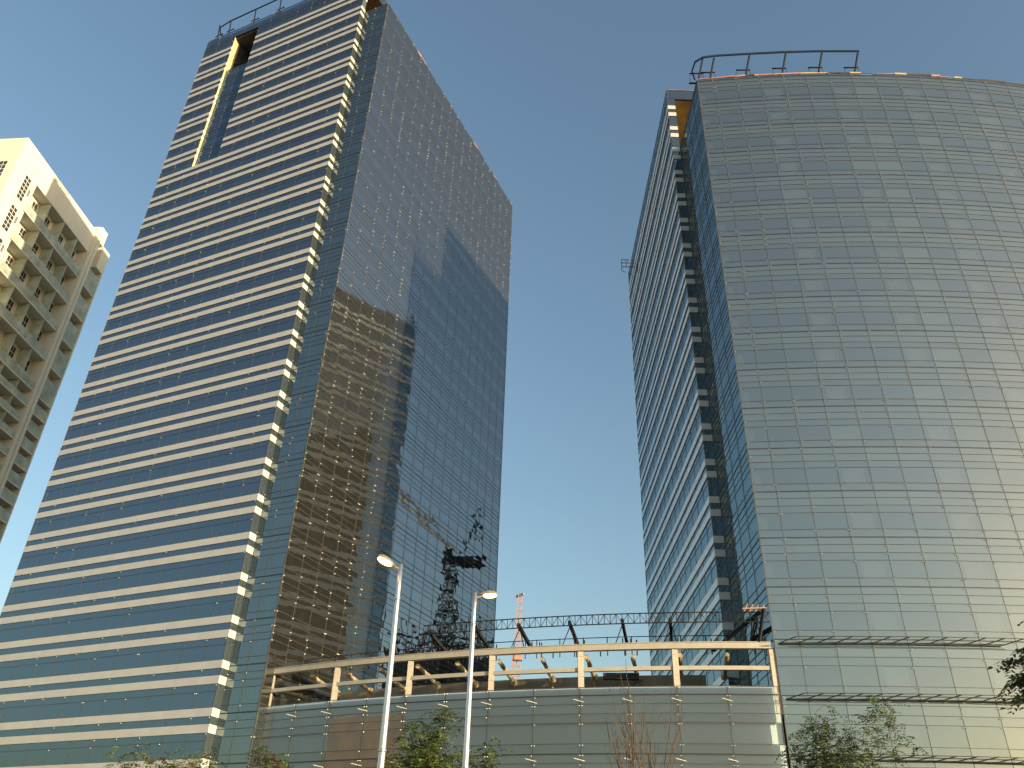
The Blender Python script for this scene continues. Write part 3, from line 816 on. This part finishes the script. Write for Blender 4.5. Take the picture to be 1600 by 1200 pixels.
# ------------------------------------------------------------------ trees
def tree(name, label, cat, x, y, ztop, width, nst, leafm, leafn, leafsz, seed, zc=0.45, bare=False, crowns=None, upright=0.8):
    rnd = random.Random(seed)
    t = thing(name, label, cat, (x, y, 0))
    B = MB(); tips = []
    def grow(p, d, L, r, lvl):
        n = 5; pts = [p]; rs_ = [r]; q = Vector(p); dd = Vector(d)
        for i in range(n):
            dd = (dd+Vector((rnd.gauss(0, .09), rnd.gauss(0, .09), rnd.gauss(0, .03)+0.04))).normalized()
            q = q+dd*L/n; pts.append(q.copy()); rs_.append(r*(1-(0.28 if bare else 0.5)*(i+1)/n))
        B.tube(pts, rs_, 6 if lvl < 2 else 4)
        if lvl >= 3: tips.extend((pts[-1], pts[-3])); return
        k = rnd.choice((2, 3)) if lvl < 2 else 2
        for j in range(k):
            sp = 0.30 if bare else 0.42
            nd = (dd+Vector((rnd.gauss(0, sp), rnd.gauss(0, sp), rnd.uniform(-0.05, .25)))).normalized()
            grow(pts[-1] if j == 0 else pts[-2], nd, L*rnd.uniform(.62, .8), rs_[-1]*0.85, lvl+1)
        tips.append(pts[-1])
    for k in range(nst):
        a = 2*math.pi*k/nst+rnd.random(); 
        d = Vector((math.cos(a)*0.16, math.sin(a)*0.16, 1)).normalized()
        grow(Vector((math.cos(a)*width*0.13, math.sin(a)*width*0.13, 0)), d, ztop*0.42, (0.075 if bare else 0.055)+0.02*rnd.random(), 0)
    # fit the skeleton to the wanted height and width
    zm = max(p.z for p in tips); xm = max(abs(p.x) for p in tips); 
    sz = ztop*(0.97)/zm; sx = (width/2*0.9)/xm if crowns is None else 1.0
    def fit(v): 
        k = min(1.0, max(0.0, v[2]/zm))
        f = 1+(sx-1)*min(1, k*1.6)
        return (v[0]*f, v[1]*f, v[2]*sz)
    B.v = [fit(v) for v in B.v]; tips = [Vector(fit(p)) for p in tips]
    B.build('trunk', 'bark_dark' if bare else 'bark', t, org=(0, 0, 0))
    if bare: return t
    C = MB()
    for p in tips:
        if p.z < ztop*zc: continue
        for c in range(3):
            cc = p+Vector((rnd.gauss(0, .22), rnd.gauss(0, .22), rnd.gauss(0, .16)))
            # feathery sprays: a spine with leaflets on both sides
            for s in range(leafn):
                a = rnd.uniform(0, 2*math.pi); dr = Vector((math.cos(a), math.sin(a), rnd.uniform(-.55, .35))).normalized()
                sd_ = dr.cross(Vector((0, 0, 1))).normalized(); ln = rnd.uniform(.25, .5)
                C.mi = rnd.choice((0, 0, 0, 1, 2))
                for q in range(5):
                    b0 = cc+dr*ln*(q+1)/5-Vector((0, 0, 0.05*q*q/5))
                    for sg in (-1, 1):
                        l = leafsz*rnd.uniform(.7, 1.2); tipp = b0+sd_*sg*l+dr*l*0.35-Vector((0, 0, l*0.3)); wd = dr*l*0.28+Vector((0, 0, rnd.uniform(-.02, .02)))
                        C.quad(b0, b0+sd_*sg*l*0.5-wd, tipp, b0+sd_*sg*l*0.5+wd)
    C.build('crown', leafm, t, org=(0, 0, 0))
    return t
LG = ['leaf', 'leaf_light', 'leaf_dark']
x, y = at(-4.0, 29); tree('young_tree', 'green feathery multi-stem tree between the two street lamps', 'tree', x, y, 7.5, 3.0, 5, LG, 3, 0.10, 3, 0.42)
x, y = at(-1.0, 31); tree('young_tree', 'thin green sapling just right of the right street lamp', 'tree', x, y, 6.9, 1.5, 2, LG, 2, 0.10, 8, 0.6)
x, y = at(21.5, 30); tree('young_tree', 'airy green tree with open branches before the curved silver tower', 'tree', x, y, 8.3, 2.7, 4, LG, 2, 0.09, 21, 0.5)
x, y = at(18.9, 30.5); tree('young_tree', 'slim sparse sapling beside the tower corner, left of the airy tree', 'tree', x, y, 7.4, 1.4, 2, LG, 2, 0.10, 14, 0.6)
x, y = at(9.3, 30); tree('bare_tree', 'leafless tree with upright brown branches before the podium glass', 'tree', x, y, 9.6, 3.0, 6, LG, 0, 0.1, 31, bare=True)
x, y = at(-13.9, 30); tree('young_tree', 'small reddish green tree top below the left end of the podium', 'tree', x, y, 6.1, 1.5, 3, ['leaf', 'leaf_red', 'leaf_dark'], 3, 0.10, 41, 0.6)
x, y = at(-19.6, 31); tree('young_tree', 'wispy tree top poking up before the foot of the striped tower', 'tree', x, y, 6.2, 3.4, 4, ['leaf', 'leaf_red', 'leaf_light'], 1, 0.10, 52, 0.6)
x, y = at(34.6, 20); tree('shade_tree', 'dense dark green tree reaching in at the right edge', 'tree', x, y, 7.05, 3.3, 4, LG, 8, 0.12, 61, 0.80)

# ------------------------------------------------------------------ ground
def sheet(name, m, x0, x1, y0, y1, z):
    B = MB(); B.quad((x0, y0, z), (x1, y0, z), (x1, y1, z), (x0, y1, z)); o = B.build(name, m); return structure(o)
sheet('ground', 'sand', -4000, 4000, -4000, 4000, -0.12)
sheet('road', 'asphalt', -600, 600, 3, 17, -0.116)
B = MB(); B.prism([(-600, 17.0), (600, 17.0), (600, 60), (-600, 60)], -0.115, 0.0); structure(B.build('pavement', 'paving'))
B = MB(); B.prism([(-600, -1.0), (600, -1.0), (600, 3), (-600, 3)], -0.115, 0.0); structure(B.build('pavement', 'paving'))
B = MB(); B.prism([(-600, 16.85), (600, 16.85), (600, 16.998), (-600, 16.998)], -0.113, 0.012); structure(B.build('kerb', 'kerb'))
B = MB()
for i in range(-40, 41): B.quad((i*6, 9.93, -0.112), (i*6+3, 9.93, -0.112), (i*6+3, 10.07, -0.112), (i*6, 10.07, -0.112))
structure(B.build('road_marking', 'paint'))
sheet('lawn', 'grass', -60, 60, 27, 33.5, 0.004)
